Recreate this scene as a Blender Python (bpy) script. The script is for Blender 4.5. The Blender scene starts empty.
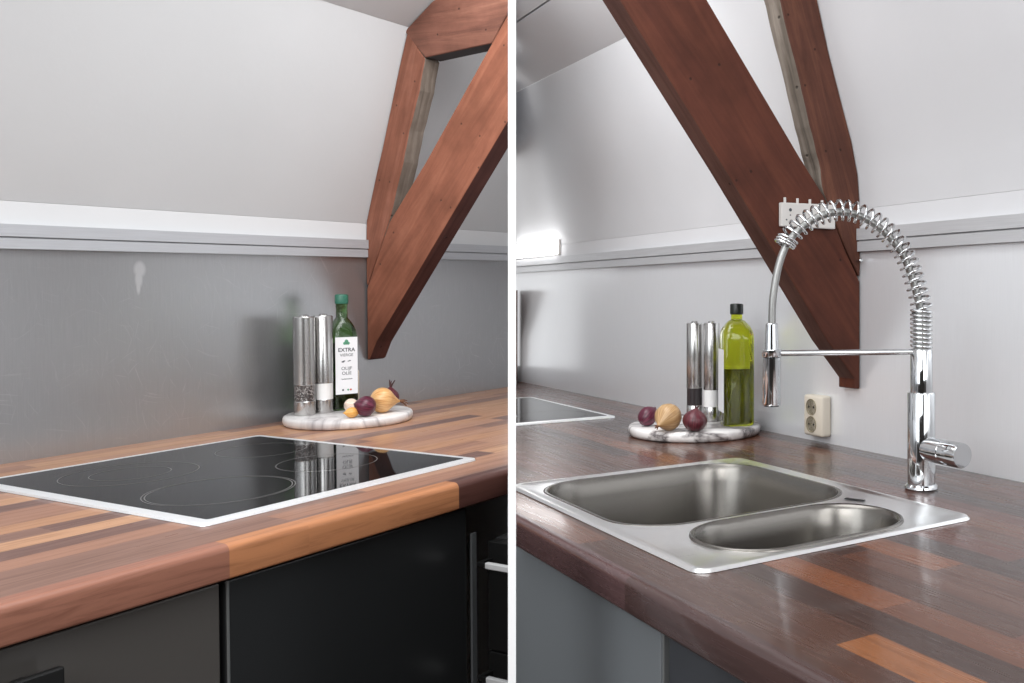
import bpy, bmesh, math, random
from mathutils import Matrix, Vector
random.seed(4)
C = bpy.context.scene.collection
PI = math.pi

# ---------------------------------------------------------------- frames
CAM_Z = 1.206
def frame(xdir, tilt, origin):
    X = Vector((xdir[0], xdir[1], 0)).normalized(); Z = Vector((0, 0, 1)); Y = Z.cross(X)
    R = Matrix((X, Y, Z)).transposed()
    R = Matrix.Rotation(tilt, 3, 'X') @ R
    M = R.to_4x4(); M.translation = Vector(origin) + Vector((0, 0, CAM_Z))
    return M
TILT = 0.022038
# X runs along the wall, -Y comes out of the wall, Z = 0 is the top of the worktop
LM = frame((0.46869, 1.0), TILT, (-1.1095, 2.4685, -0.2917))
RM = frame((0.731183, -1.0), 0.0, (0.1536, 1.8801, -0.306))
PDIR = Vector((-0.29355, 1.0, 0)).normalized()      # the added border board runs this way
PNRM = Vector((PDIR.y, -PDIR.x, 0))                 # towards the sink side
PHALF = 0.00413

# ---------------------------------------------------------------- object helpers
def tag(o, label=None, cat=None, group=None, kind=None):
    if label: o['label'] = label
    if cat: o['category'] = cat
    if group: o['group'] = group
    if kind: o['kind'] = kind
    return o
def thing(name, label, cat, F, loc=(0, 0, 0), rz=0, group=None):
    o = bpy.data.objects.new(name, None); C.objects.link(o)
    o.empty_display_size = .05
    o.matrix_world = F @ Matrix.Translation(loc) @ Matrix.Rotation(rz, 4, 'Z')
    return tag(o, label, cat, group)
def link(name, bm, m, parent=None, F=None, loc=(0, 0, 0), smooth=None, rz=0):
    me = bpy.data.meshes.new(name)
    bmesh.ops.recalc_face_normals(bm, faces=bm.faces)
    if smooth is not None:
        lim = math.cos(math.radians(smooth))
        for f in bm.faces: f.smooth = True
        for e in bm.edges:
            if len(e.link_faces) == 2:
                e.smooth = e.link_faces[0].normal.dot(e.link_faces[1].normal) > lim
    bm.to_mesh(me); bm.free()
    for x in (m if isinstance(m, (list, tuple)) else [m]): me.materials.append(x)
    o = bpy.data.objects.new(name, me); C.objects.link(o)
    if parent is not None:
        o.parent = parent; o.location = loc; o.rotation_euler = (0, 0, rz)
    else:
        o.matrix_world = (F or Matrix.Identity(4)) @ Matrix.Translation(loc) @ Matrix.Rotation(rz, 4, 'Z')
    return o
def cut(bm, F, side, loc=(0, 0, 0), gap=.0008):
    """trim a mesh where it runs into the partition; side -1 hob side, +1 sink side"""
    W = F @ Matrix.Translation(loc)
    Wi = W.inverted()
    p = Wi @ (Vector((0, 0, CAM_Z)) + PNRM * side * (PHALF + gap))
    n = (Wi.to_3x3() @ PNRM) * side
    r = bmesh.ops.bisect_plane(bm, geom=bm.verts[:] + bm.edges[:] + bm.faces[:], dist=1e-6,
                               plane_co=p, plane_no=n, clear_inner=True)
    ed = [e for e in r['geom_cut'] if isinstance(e, bmesh.types.BMEdge)]
    try: bmesh.ops.holes_fill(bm, edges=ed, sides=0)
    except Exception: pass
    return bm

# ---------------------------------------------------------------- mesh helpers
def box(bm, a, b, bev=0, seg=2):
    x0, y0, z0 = a; x1, y1, z1 = b
    vs = [bm.verts.new(p) for p in ((x0,y0,z0),(x1,y0,z0),(x1,y1,z0),(x0,y1,z0),(x0,y0,z1),(x1,y0,z1),(x1,y1,z1),(x0,y1,z1))]
    fs = [bm.faces.new([vs[i] for i in q]) for q in ((0,3,2,1),(4,5,6,7),(0,1,5,4),(1,2,6,5),(2,3,7,6),(3,0,4,7))]
    if bev:
        es = list({e for f in fs for e in f.edges})
        bmesh.ops.bevel(bm, geom=es, offset=bev, segments=seg, profile=.5, affect='EDGES')
    return bm
def newbox(a, b, bev=0, seg=2): return box(bmesh.new(), a, b, bev, seg)
def prism(pts, x0, x1, bm=None, axis='X', bev=0, seg=2):
    """polygon in the other two axes, pushed along axis"""
    bm = bm or bmesh.new()
    def P(p, t): return {'X': (t, p[0], p[1]), 'Y': (p[0], t, p[1]), 'Z': (p[0], p[1], t)}[axis]
    A = [bm.verts.new(P(p, x0)) for p in pts]; B = [bm.verts.new(P(p, x1)) for p in pts]
    n = len(pts); fs = [bm.faces.new(A), bm.faces.new(B[::-1])]
    for i in range(n): fs.append(bm.faces.new((A[i], B[i], B[(i+1) % n], A[(i+1) % n])))
    bmesh.ops.recalc_face_normals(bm, faces=fs)
    if bev:
        es = list({e for f in fs for e in f.edges})
        bmesh.ops.bevel(bm, geom=es, offset=bev, segments=seg, profile=.5, affect='EDGES')
    return bm
def lathe(prof, n=48, bm=None, cap=True, M=None):
    bm = bm or bmesh.new(); rings = []
    for r, z in prof:
        if r < 1e-6: rings.append([bm.verts.new((0, 0, z))])
        else: rings.append([bm.verts.new((r*math.cos(2*PI*k/n), r*math.sin(2*PI*k/n), z)) for k in range(n)])
    for a, b in zip(rings, rings[1:]):
        for k in range(n):
            if len(a) == 1 and len(b) == 1: break
            if len(a) == 1: bm.faces.new((a[0], b[k], b[(k+1) % n]))
            elif len(b) == 1: bm.faces.new((a[k], a[(k+1) % n], b[0]))
            else: bm.faces.new((a[k], a[(k+1) % n], b[(k+1) % n], b[k]))
    if cap:
        for r in (rings[0], rings[-1]):
            if len(r) > 1: bm.faces.new(r)
    if M is not None: bmesh.ops.transform(bm, matrix=M, verts=[v for r in rings for v in r])
    return bm
def cyl(bm, p, q, r, n=24, r2=None):
    p = Vector(p); q = Vector(q); d = q - p
    M = Matrix.Translation(p) @ d.to_track_quat('Z', 'Y').to_matrix().to_4x4()
    r2 = r if r2 is None else r2
    return lathe([(r, 0), (r2, d.length)], n, bm, True, M)
def tube(path, r, n=10, bm=None):
    bm = bm or bmesh.new(); P = [Vector(p) for p in path]; rings = []
    t = (P[1]-P[0]).normalized(); u = t.orthogonal().normalized()
    for i, p in enumerate(P):
        t = (P[min(i+1, len(P)-1)] - P[max(i-1, 0)]).normalized()
        u = (u - t*u.dot(t)).normalized(); v = t.cross(u)
        rr = r(i/(len(P)-1)) if callable(r) else r
        rings.append([bm.verts.new(p + u*rr*math.cos(2*PI*k/n) + v*rr*math.sin(2*PI*k/n)) for k in range(n)])
    for a, b in zip(rings, rings[1:]):
        for k in range(n): bm.faces.new((a[k], a[(k+1) % n], b[(k+1) % n], b[k]))
    bm.faces.new(rings[0]); bm.faces.new(rings[-1][::-1])
    return bm
def loft(rings, bm=None, cap0=True, cap1=True):
    bm = bm or bmesh.new()
    R = [[bm.verts.new(p) for p in r] for r in rings]
    n = len(R[0])
    for a, b in zip(R, R[1:]):
        for k in range(n): bm.faces.new((a[k], a[(k+1) % n], b[(k+1) % n], b[k]))
    if cap0: bm.faces.new(R[0][::-1])
    if cap1: bm.faces.new(R[-1])
    return bm
def rrect(x0, x1, y0, y1, r, z, seg=10):
    out = []
    for cx, cy, a0 in ((x1-r, y1-r, 0), (x0+r, y1-r, 90), (x0+r, y0+r, 180), (x1-r, y0+r, 270)):
        for k in range(seg+1):
            a = math.radians(a0 + 90*k/seg); out.append((cx+r*math.cos(a), cy+r*math.sin(a), z))
    return out
def smooth_path(pts, n=8):
    P = [Vector(p) for p in pts]; out = []
    for i in range(len(P)-1):
        a = P[max(i-1, 0)]; b = P[i]; c = P[i+1]; d = P[min(i+2, len(P)-1)]
        for k in range(n):
            t = k/n
            out.append(.5*((2*b)+(c-a)*t+(2*a-5*b+4*c-d)*t*t+(3*b-a-3*c+d)*t**3))
    out.append(P[-1]); return out

# ---------------------------------------------------------------- materials
def srgb(r, g, b):
    f = lambda c: (c/255/12.92) if c/255 <= .04045 else ((c/255+.055)/1.055)**2.4
    return (f(r), f(g), f(b), 1)
class NT:
    def __init__(s, name):
        s.m = bpy.data.materials.new(name); s.m.use_nodes = True; s.t = s.m.node_tree
        s.b = s.t.nodes['Principled BSDF']
    def n(s, kind, **kw):
        x = s.t.nodes.new(kind)
        for k, v in kw.items():
            if k in x.inputs: x.inputs[k].default_value = v
            else: setattr(x, k, v)
        return x
    def l(s, a, b): s.t.links.new(a, b)
    def math(s, op, a, b=None):
        x = s.n('ShaderNodeMath', operation=op)
        for i, v in enumerate((a, b)):
            if v is None: continue
            if isinstance(v, (int, float)): x.inputs[i].default_value = v
            else: s.l(v, x.inputs[i])
        return x.outputs[0]
    def ramp(s, fac, stops, interp='LINEAR'):
        x = s.n('ShaderNodeValToRGB'); x.color_ramp.interpolation = interp
        e = x.color_ramp.elements
        while len(e) < len(stops): e.new(.5)
        for el, (p, c) in zip(e, stops): el.position = p; el.color = c
        s.l(fac, x.inputs[0]); return x.outputs[0]
    def coords(s, scale=(1, 1, 1), kind='Object'):
        tc = s.n('ShaderNodeTexCoord'); mp = s.n('ShaderNodeMapping'); mp.inputs['Scale'].default_value = scale
        s.l(tc.outputs[kind], mp.inputs[0]); return mp.outputs[0]
    def noise(s, vec, scale, detail=4, rough=.5, dist=0):
        x = s.n('ShaderNodeTexNoise', Scale=scale, Detail=detail, Roughness=rough, Distortion=dist)
        s.l(vec, x.inputs['Vector']); return x.outputs['Fac']
    def mix(s, fac, a, b, blend='MIX'):
        x = s.n('ShaderNodeMix', data_type='RGBA', blend_type=blend)
        for i, v in ((0, fac), (6, a), (7, b)):
            if isinstance(v, (int, float, tuple)): x.inputs[i].default_value = v
            else: s.l(v, x.inputs[i])
        return x.outputs[2]
    def bump(s, h, strength=.2, dist=.002):
        x = s.n('ShaderNodeBump', Strength=strength, Distance=dist); s.l(h, x.inputs['Height'])
        s.l(x.outputs[0], s.b.inputs['Normal'])
    def set(s, **kw):
        for k, v in kw.items(): s.b.inputs[k.replace('_', ' ')].default_value = v
        return s
def plain(name, col, rough=.5, metal=0, **kw):
    t = NT(name); t.set(Base_Color=col, Roughness=rough, Metallic=metal, **kw); return t.m

def plaster(name, col, amt=.04):
    t = NT(name); v = t.coords()
    n = t.noise(v, 3, 5); lo = tuple(c*(1-amt) for c in col[:3])+(1,)
    t.l(t.ramp(n, [(.35, lo), (.65, col)]), t.b.inputs['Base Color'])
    t.set(Roughness=.75); t.bump(t.noise(v, 60, 4), .12, .002); return t.m

def steel(name, col, rough, streak=(1, 1, 60), scratch=0, var=.06, scr_col=(.8, .8, .8, 1), metal=1, rvar=.15, smear=None):
    t = NT(name); v = t.coords(streak); n = t.noise(v, 12, 4, .6)
    a = tuple(c*(1-var) for c in col[:3])+(1,); b = tuple(min(1, c*(1+var)) for c in col[:3])+(1,)
    base = t.ramp(n, [(.3, a), (.7, b)])
    if scratch:
        v2 = t.coords((1, 1, 1))
        tot = None
        blot = t.ramp(t.noise(v2, 4.5, 4, .6), [(.40, (.12, .12, .12, 1)), (.66, (1, 1, 1, 1))])
        warp = t.n('ShaderNodeTexNoise', Scale=5, Detail=2); t.l(v2, warp.inputs['Vector'])
        wp = t.n('ShaderNodeVectorMath', operation='MULTIPLY_ADD'); t.l(warp.outputs['Color'], wp.inputs[0]); wp.inputs[1].default_value = (.10, 0, .10); t.l(v2, wp.inputs[2])
        for ang, th in ((.5, .64), (1.35, .64), (2.2, .65), (2.9, .66), (.05, .66)):
            mp = t.n('ShaderNodeMapping'); mp.inputs['Rotation'].default_value = (0, ang, 0); t.l(wp.outputs[0], mp.inputs[0])
            m2 = t.n('ShaderNodeMapping'); m2.inputs['Scale'].default_value = (260, 1, 11); t.l(mp.outputs[0], m2.inputs[0])
            q = t.ramp(t.noise(m2.outputs[0], 1.0, 2, .5), [(th, (0, 0, 0, 1)), (th+.07, (1, 1, 1, 1))])
            tot = q if tot is None else t.math('MAXIMUM', tot, q)
        f2 = t.math('MULTIPLY', t.math('MULTIPLY', tot, blot), scratch)
        if smear:
            for sx, sz, rx, rz in smear:
                sp = t.n('ShaderNodeSeparateXYZ'); t.l(v2, sp.inputs[0])
                dx = t.math('DIVIDE', t.math('SUBTRACT', sp.outputs[0], sx), rx); dz = t.math('DIVIDE', t.math('SUBTRACT', sp.outputs[2], sz), rz)
                dd = t.math('ADD', t.math('MULTIPLY', dx, dx), t.math('MULTIPLY', dz, dz))
                f2 = t.math('MAXIMUM', f2, t.math('MULTIPLY', t.ramp(dd, [(.3, (1, 1, 1, 1)), (1, (0, 0, 0, 1))]), .45))
        base = t.mix(f2, base, scr_col)
    t.l(base, t.b.inputs['Base Color'])
    r = t.n('ShaderNodeMapRange'); r.inputs[3].default_value = rough*(1-rvar); r.inputs[4].default_value = rough*(1+rvar)
    t.l(n, r.inputs[0]); t.l(r.outputs[0], t.b.inputs['Roughness'])
    t.set(Metallic=metal); return t.m

def staves(name, cols, w=.046, length=.62, rough=.28, off=0.0, spec=.5, coat=0, xoff=0.0, patches=()):
    """butcher block laminate: staves along X, each with its own tone"""
    t = NT(name); tc = t.n('ShaderNodeTexCoord'); sp = t.n('ShaderNodeSeparateXYZ'); t.l(tc.outputs['Object'], sp.inputs[0])
    x, y, z = sp.outputs
    # unroll the front edge so it shows one stave of its own
    yy = t.math('ADD', y, off)
    row = t.math('FLOOR', t.math('DIVIDE', yy, w))
    wn = t.n('ShaderNodeTexWhiteNoise', noise_dimensions='1D'); t.l(row, wn.inputs['W'])
    xs = t.math('DIVIDE', t.math('ADD', t.math('ADD', x, xoff), t.math('MULTIPLY', wn.outputs['Value'], length*3)), length)
    cell = t.math('FLOOR', xs)
    cb = t.n('ShaderNodeCombineXYZ'); t.l(cell, cb.inputs[0]); t.l(row, cb.inputs[1])
    w2 = t.n('ShaderNodeTexWhiteNoise', noise_dimensions='3D'); t.l(cb.outputs[0], w2.inputs['Vector'])
    n = len(cols)
    base = t.ramp(w2.outputs['Value'], [(i/n, c) for i, c in enumerate(cols)], 'CONSTANT')
    for x0, x1, y0, y1, c in patches:
        m = None
        for o_, lo, hi in ((x, x0, x1), (y, y0, y1)):
            for q in (t.math('GREATER_THAN', o_, lo), t.math('LESS_THAN', o_, hi)):
                m = q if m is None else t.math('MULTIPLY', m, q)
        base = t.mix(m, base, c)
    # grain
    sh = t.n('ShaderNodeVectorMath', operation='MULTIPLY_ADD'); t.l(w2.outputs['Color'], sh.inputs[0]); sh.inputs[1].default_value = (7, 7, 7); t.l(tc.outputs['Object'], sh.inputs[2])
    mp = t.n('ShaderNodeMapping'); mp.inputs['Scale'].default_value = (5, 70, 70); t.l(sh.outputs[0], mp.inputs[0])
    g = t.noise(mp.outputs[0], 1.0, 6, .65, 1.2)
    gr = t.ramp(g, [(.25, (.62, .58, .56, 1)), (.5, (1, 1, 1, 1)), (.8, (1.16, 1.14, 1.1, 1))])
    t.l(t.mix(1.0, base, gr, 'MULTIPLY'), t.b.inputs['Base Color'])
    rr = t.ramp(g, [(.3, (rough*1.25,)*3+(1,)), (.7, (rough*.9,)*3+(1,))])
    t.l(rr, t.b.inputs['Roughness'])
    t.b.inputs['Specular IOR Level'].default_value = spec
    if coat: t.set(Coat_Weight=coat, Coat_Roughness=.09)
    return t.m

def timber(name, c0, c1, c2, ang, rough=.6, bump=.35):
    """old stained beam; grain runs along the beam (ang = pitch in its YZ plane)"""
    t = NT(name); tc = t.n('ShaderNodeTexCoord')
    mp0 = t.n('ShaderNodeMapping'); mp0.inputs['Rotation'].default_value = (-ang, 0, 0); t.l(tc.outputs['Object'], mp0.inputs[0])
    mp = t.n('ShaderNodeMapping'); mp.inputs['Scale'].default_value = (30, 2.5, 30); t.l(mp0.outputs[0], mp.inputs[0])
    g = t.noise(mp.outputs[0], 1.2, 7, .62, .8)
    base = t.ramp(g, [(.28, c0), (.5, c1), (.75, c2)])
    blot = t.ramp(t.noise(tc.outputs['Object'], 7, 5, .6), [(.35, (.74, .72, .7, 1)), (.62, (1.08, 1.08, 1.08, 1))])
    base = t.mix(1.0, base, blot, 'MULTIPLY')
    sp = t.n('ShaderNodeSeparateXYZ'); t.l(mp0.outputs[0], sp.inputs[0])
    cb = t.n('ShaderNodeCombineXYZ'); t.l(sp.outputs[1], cb.inputs[0]); t.l(t.math('ADD', sp.outputs[2], t.math('MULTIPLY', sp.outputs[0], .7)), cb.inputs[1])
    vo = t.n('ShaderNodeTexVoronoi', voronoi_dimensions='2D', Scale=15); t.l(cb.outputs[0], vo.inputs['Vector'])
    knot = t.math('MULTIPLY', t.ramp(vo.outputs['Distance'], [(.02, (1, 1, 1, 1)), (.055, (0, 0, 0, 1))]), t.ramp(vo.outputs['Color'], [(.55, (0, 0, 0, 1)), (.6, (1, 1, 1, 1))]))
    base = t.mix(t.math('MULTIPLY', knot, .75), base, tuple(c*.25 for c in c0[:3])+(1,))
    t.l(base, t.b.inputs['Base Color']); t.set(Roughness=rough, Specular_IOR_Level=.25)
    h = t.math('ADD', g, t.math('MULTIPLY', knot, -.8)); t.bump(h, bump, .004); return t.m

def veined(name, dark, mid):
    t = NT(name); v = t.coords()
    d = t.noise(v, 5, 6, .6)
    n = t.noise(v, 4.2, 5, .55, 1.6)
    rd = t.math('ABSOLUTE', t.math('SUBTRACT', n, .5))
    vein = t.ramp(rd, [(.0, dark), (.018, mid), (.06, srgb(240, 237, 234))])
    bl = t.ramp(d, [(.36, srgb(206, 204, 206)), (.58, (1, 1, 1, 1))])
    t.l(t.mix(1.0, vein, bl, 'MULTIPLY'), t.b.inputs['Base Color'])
    t.set(Roughness=.3); return t.m

def onion(name, dark, mid, light, dens=26):
    t = NT(name); tc = t.n('ShaderNodeTexCoord'); sp = t.n('ShaderNodeSeparateXYZ'); t.l(tc.outputs['Object'], sp.inputs[0])
    a = t.math('ARCTAN2', sp.outputs[1], sp.outputs[0])
    cb = t.n('ShaderNodeCombineXYZ'); t.l(t.math('MULTIPLY', a, 4.5), cb.inputs[0]); t.l(t.math('MULTIPLY', sp.outputs[2], 12), cb.inputs[1])
    g = t.noise(cb.outputs[0], 2.2, 5, .6)
    base = t.ramp(g, [(.3, dark), (.5, mid), (.72, light)])
    t.l(base, t.b.inputs['Base Color']); t.set(Roughness=.33); t.bump(g, .15, .001); return t.m

def glassy(name, col, rough=.02, ior=1.15, spec=.5, trans=1.0):
    t = NT(name); t.set(Base_Color=col, Roughness=rough, IOR=ior, Transmission_Weight=trans)
    t.b.inputs['Specular IOR Level'].default_value = spec; t.set(Coat_Weight=1.0, Coat_Roughness=.03, Coat_IOR=1.5); return t.m

def peppercorns(name):
    t = NT(name); v = t.coords(); vo = t.n('ShaderNodeTexVoronoi', Scale=380); t.l(v, vo.inputs['Vector'])
    c = t.ramp(vo.outputs['Color'], [(.1, srgb(30, 26, 26)), (.5, srgb(70, 62, 60)), (.85, srgb(150, 146, 144))])
    t.l(c, t.b.inputs['Base Color']); t.set(Roughness=.25, Coat_Weight=.6); t.bump(vo.outputs['Distance'], .5, .002); return t.m

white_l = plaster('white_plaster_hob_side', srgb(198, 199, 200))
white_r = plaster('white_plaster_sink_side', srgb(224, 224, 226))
band_m = plaster('white_painted_band', srgb(212, 213, 214), .02)  # same plaster; the stronger light on this face is put into a paler tone
splash_l = steel('worn_brushed_steel', (.42, .425, .435, 1), .31, (40, 40, 1.2), .2, .04, (.85, .85, .85, 1), metal=.8, smear=[(-.568, .364, .014, .020), (-.570, .345, .009, .024), (-.571, .330, .005, .022)])
splash_r = steel('brushed_steel_sheet', (.93, .94, .96, 1), .28, (40, 40, 1.2), 0, .02, metal=.42, rvar=.04)
alu = steel('anodised_aluminium', (.50, .515, .54, 1), .45, (1, 60, 60), metal=.35)
alu_r = steel('anodised_aluminium_sink_side', (.62, .625, .64, 1), .45, (1, 60, 60), metal=.35)
alu_edge = steel('hob_edge_aluminium', (.88, .89, .90, 1), .35, (60, 60, 1), metal=.5)
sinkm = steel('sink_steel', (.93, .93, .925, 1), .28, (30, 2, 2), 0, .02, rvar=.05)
bowlm = steel('sink_bowl_steel', (.22, .207, .19, 1), .27, (14, 14, .6), 0, .02, rvar=.03)  # same steel as the deck; its dark brown reflection is put into the colour
chrome = plain('chrome', (.62, .63, .64, 1), .06, 1)
hose_m = steel('braided_hose', (.36, .36, .35, 1), .4, (200, 200, 200))
mill_m = steel('mill_steel', (.50, .49, .48, 1), .24, (60, 60, 1), 0, .01, rvar=.02)
wood_l = staves('light_walnut_staves', [srgb(170, 127, 102), srgb(130, 98, 85), srgb(184, 140, 108), srgb(154, 113, 93), srgb(114, 85, 76), srgb(174, 129, 98)], .047, .55, .3, off=.0, spec=.22, xoff=.13, coat=.12, patches=[(-9, -.977, -.95, -.8565, srgb(152, 104, 86)), (-.977, -.575, -.95, -.8565, srgb(182, 124, 86)), (-.575, 9, -.95, -.8565, srgb(88, 58, 52))])  # same walnut on both sides; the brighter exposure is put into these colours
wood_r = staves('dark_walnut_staves', [srgb(84, 54, 42), srgb(62, 44, 38), srgb(96, 60, 44), srgb(74, 50, 41), srgb(112, 68, 45), srgb(88, 52, 42)], .047, .55, .26, off=.01, spec=.4, coat=.3, patches=[(.79, 1.3, -.712, -.666, srgb(128, 80, 48)), (-9, .497, -.80, -.757, srgb(88, 66, 66)), (.497, 9, -.80, -.757, srgb(72, 54, 52))])  # the hob-side walnut again, with the darker exposure put into its colours
beam_l = timber('red_brown_beam', srgb(118, 72, 55), srgb(138, 86, 66), srgb(154, 100, 78), 2.258)
beam_lr = timber('red_brown_rafter', srgb(104, 64, 50), srgb(130, 82, 64), srgb(150, 100, 82), 1.886)
under_l = timber('dark_stained_underside', srgb(72, 44, 40), srgb(88, 54, 48), srgb(104, 66, 58), 2.258)  # brace underside darkened: its shade is put into the colour
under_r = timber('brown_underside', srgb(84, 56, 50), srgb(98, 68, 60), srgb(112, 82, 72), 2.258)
beam_lc = timber('red_brown_collar', srgb(92, 60, 50), srgb(114, 75, 62), srgb(134, 92, 76), 3.14)
raw_l = timber('weathered_grey_wood', srgb(86, 76, 68), srgb(120, 108, 98), srgb(150, 138, 126), 1.886, .85, .6)
beam_r = timber('dark_brown_beam', srgb(74, 38, 28), srgb(88, 47, 34), srgb(102, 57, 41), 2.258)
beam_rr = timber('dark_brown_rafter', srgb(70, 42, 34), srgb(92, 56, 44), srgb(120, 78, 60), 1.886)
raw_r = timber('weathered_grey_wood_sink_side', srgb(92, 84, 76), srgb(132, 122, 112), srgb(164, 154, 144), 1.886, .85, .6)
cab_m = plain('anthracite_gloss_front', srgb(80, 77, 74), .22)
cab_r = plain('anthracite_front', srgb(112, 116, 119), .28)
carc = plain('dark_carcass', srgb(30, 30, 31), .5)
handle_m = plain('pale_handle_metal', srgb(226, 226, 226), .3, .3)
black = plain('black', srgb(18, 18, 18), .4)
ceran = plain('ceramic_glass', srgb(22, 22, 23), .035, 0, Specular_IOR_Level=.16)
ring_m = plain('printed_ring', srgb(100, 98, 97), .3)
marble = veined('marble', srgb(190, 186, 186), srgb(218, 214, 212))
marble_r = veined('grey_veined_marble', srgb(104, 98, 98), srgb(176, 170, 168))
bone = plain('cream_plastic', srgb(222, 212, 196), .35)
bone_d = plain('cream_plastic_recess', srgb(150, 140, 116), .45)
whitep = plain('white_plastic', srgb(214, 210, 206), .4)
pepper_m = peppercorns('peppercorns')
salt_m = plain('coarse_salt', srgb(232, 230, 228), .5)
paper = plain('white_paper', srgb(236, 236, 238), .55)
ink = plain('dark_ink', srgb(70, 74, 80), .6)
ink_g = plain('green_ink', srgb(96, 160, 128), .6)
ink_r = plain('red_ink', srgb(200, 84, 60), .6)
glass_l = glassy('dark_green_glass', srgb(112, 158, 92))
oil_l = glassy('olive_oil_dark', srgb(66, 88, 44))
glass_r = glassy('bright_green_glass', srgb(208, 218, 52))
oil_r = glassy('olive_oil', srgb(112, 112, 40))
cap_l = plain('green_cap', srgb(46, 104, 84), .35)
cap_r = plain('black_green_cap', srgb(26, 32, 28), .35)
red_on = onion('red_onion_skin', srgb(46, 14, 28), srgb(86, 26, 48), srgb(128, 62, 84))
red_on2 = onion('dull_red_onion_skin', srgb(52, 20, 28), srgb(92, 38, 48), srgb(126, 66, 72))
yel_on = onion('yellow_onion_skin', srgb(190, 126, 66), srgb(222, 172, 112), srgb(238, 204, 156))
tan_on = onion('tan_onion_skin', srgb(150, 112, 70), srgb(190, 152, 106), srgb(214, 184, 142))
garl = onion('garlic_skin', srgb(206, 172, 150), srgb(230, 208, 190), srgb(242, 230, 218))
peel = onion('shallot_skin', srgb(196, 128, 52), srgb(226, 166, 84), srgb(240, 196, 124))
dry = plain('dry_stem', srgb(120, 82, 58), .8)
dryd = plain('dark_dry_stem', srgb(70, 42, 40), .8)
floor_m = plain('floor_boards', srgb(120, 96, 80), .5)
part_w = plain('white_board_edge', srgb(252, 252, 252), .6)
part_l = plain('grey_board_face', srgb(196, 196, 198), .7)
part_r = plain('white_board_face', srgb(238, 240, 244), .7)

# ---------------------------------------------------------------- added board standing in for the white border strip between the two views
def partition():
    bm = bmesh.new(); a = PDIR*1.0422; b = PDIR*1.11
    P = [a-PNRM*PHALF, a+PNRM*PHALF, b+PNRM*PHALF, b-PNRM*PHALF]
    A = [bm.verts.new((p.x, p.y, 0)) for p in P]; B = [bm.verts.new((p.x, p.y, 2.6)) for p in P]
    bm.faces.new(A[::-1]); bm.faces.new(B)
    for i in range(4):
        f = bm.faces.new((A[i], A[(i+1) % 4], B[(i+1) % 4], B[i])); f.material_index = (0, 2, 0, 1)[i]
    o = link('wall_partition', bm, [part_w, part_l, part_r]); tag(o, kind='structure')  # added board standing in for the white border strip, no real wall
partition()
def corner_slab(name, m, spans, h):
    """pieces of the short end wall that closes the corner, in the partition's plane"""
    bm = bmesh.new()
    for s0, s1, z0, z1 in spans:
        a = PDIR*s0; b = PDIR*s1
        P = [a-PNRM*h, a+PNRM*h, b+PNRM*h, b-PNRM*h]
        A = [bm.verts.new((p.x, p.y, z0)) for p in P]; B = [bm.verts.new((p.x, p.y, z1)) for p in P]
        bm.faces.new(A[::-1]); bm.faces.new(B)
        for i in range(4): bm.faces.new((A[i], A[(i+1) % 4], B[(i+1) % 4], B[i]))
    tag(link(name, bm, m), kind='structure')
corner_slab('wall_corner', part_r, [(3.10, 3.78, 0, .93), (3.10, 3.78, 1.72, 2.6)], .0034)
corner_slab('window_1', part_w, [(3.10, 3.14, .9305, 1.7195), (3.64, 3.78, .9305, 1.7195), (3.141, 3.639, .9305, .955), (3.141, 3.639, 1.70, 1.7195)], .0034)  # added unseen window, opened to let daylight into the dark corner
fl = newbox((-4, -3, -.1), (4, 5, 0)); tag(link('floor', fl, floor_m), kind='structure')

# ---------------------------------------------------------------- room shells
def shell(F, side, x0, x1, wm, lm, nm, prof, ceil):
    """wall with its band, the steep roof slope and the shallower panels above"""
    zb = prof[0][1]
    bm = prism([(.004, -1.0), (.004, .402), (.0, .404), (.0, zb), (.12, zb), (.12, -1.0)], x0, x1)
    o = link('wall_' + nm, cut(bm, F, side), lm, F=F); tag(o, kind='structure')
    pr = [(prof[0][0], zb+.0005)] + prof[1:]
    y1, z1 = pr[-1]
    bm = prism(pr + [(y1+.1, z1+.06), (.12, zb+.0005)], x0, x1)
    o = link('wall_slope_' + nm, cut(bm, F, side), wm, F=F, smooth=30); tag(o, kind='structure')
    for i, (d0, d1) in enumerate(ceil):
        P = lambda d, h: (y1 - d*math.cos(.6) + h*math.sin(.6), z1 + .0005 + d*math.sin(.6) + h*math.cos(.6))
        bm = prism([P(d0, 0), P(d1, 0), P(d1, .05), P(d0 + (.04 if d0 == 0 else 0), .05)], x0, x1)
        o = link('ceiling_' + nm + ('' if i == 0 else '_upper'), cut(bm, F, side), wm, F=F); tag(o, kind='structure')
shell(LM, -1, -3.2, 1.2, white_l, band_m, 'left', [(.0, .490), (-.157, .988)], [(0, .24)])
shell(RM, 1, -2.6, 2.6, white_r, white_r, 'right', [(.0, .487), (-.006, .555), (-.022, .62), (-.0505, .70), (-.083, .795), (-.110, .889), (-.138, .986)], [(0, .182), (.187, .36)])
for nm, x0 in (('left_far', -2.7), ('right_far', 1.9)):
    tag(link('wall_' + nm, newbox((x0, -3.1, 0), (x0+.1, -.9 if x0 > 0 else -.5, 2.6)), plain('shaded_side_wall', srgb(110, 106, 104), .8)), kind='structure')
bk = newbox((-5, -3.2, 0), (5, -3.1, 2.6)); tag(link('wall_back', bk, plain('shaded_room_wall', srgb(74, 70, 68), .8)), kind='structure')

# splashbacks
o = link('backsplash', cut(newbox((-3.2, 0, -.03), (1.2, .0035, .4), 0), LM, -1), splash_l, F=LM)
tag(o, 'worn grey brushed steel backsplash with swirl scratches behind the hob', 'backsplash')
o = link('backsplash', cut(newbox((-2.6, 0, -.03), (2.6, .0035, .4), 0), RM, 1), splash_r, F=RM)
tag(o, 'bright pale brushed steel backsplash behind the sink and spring faucet', 'backsplash')

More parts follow.
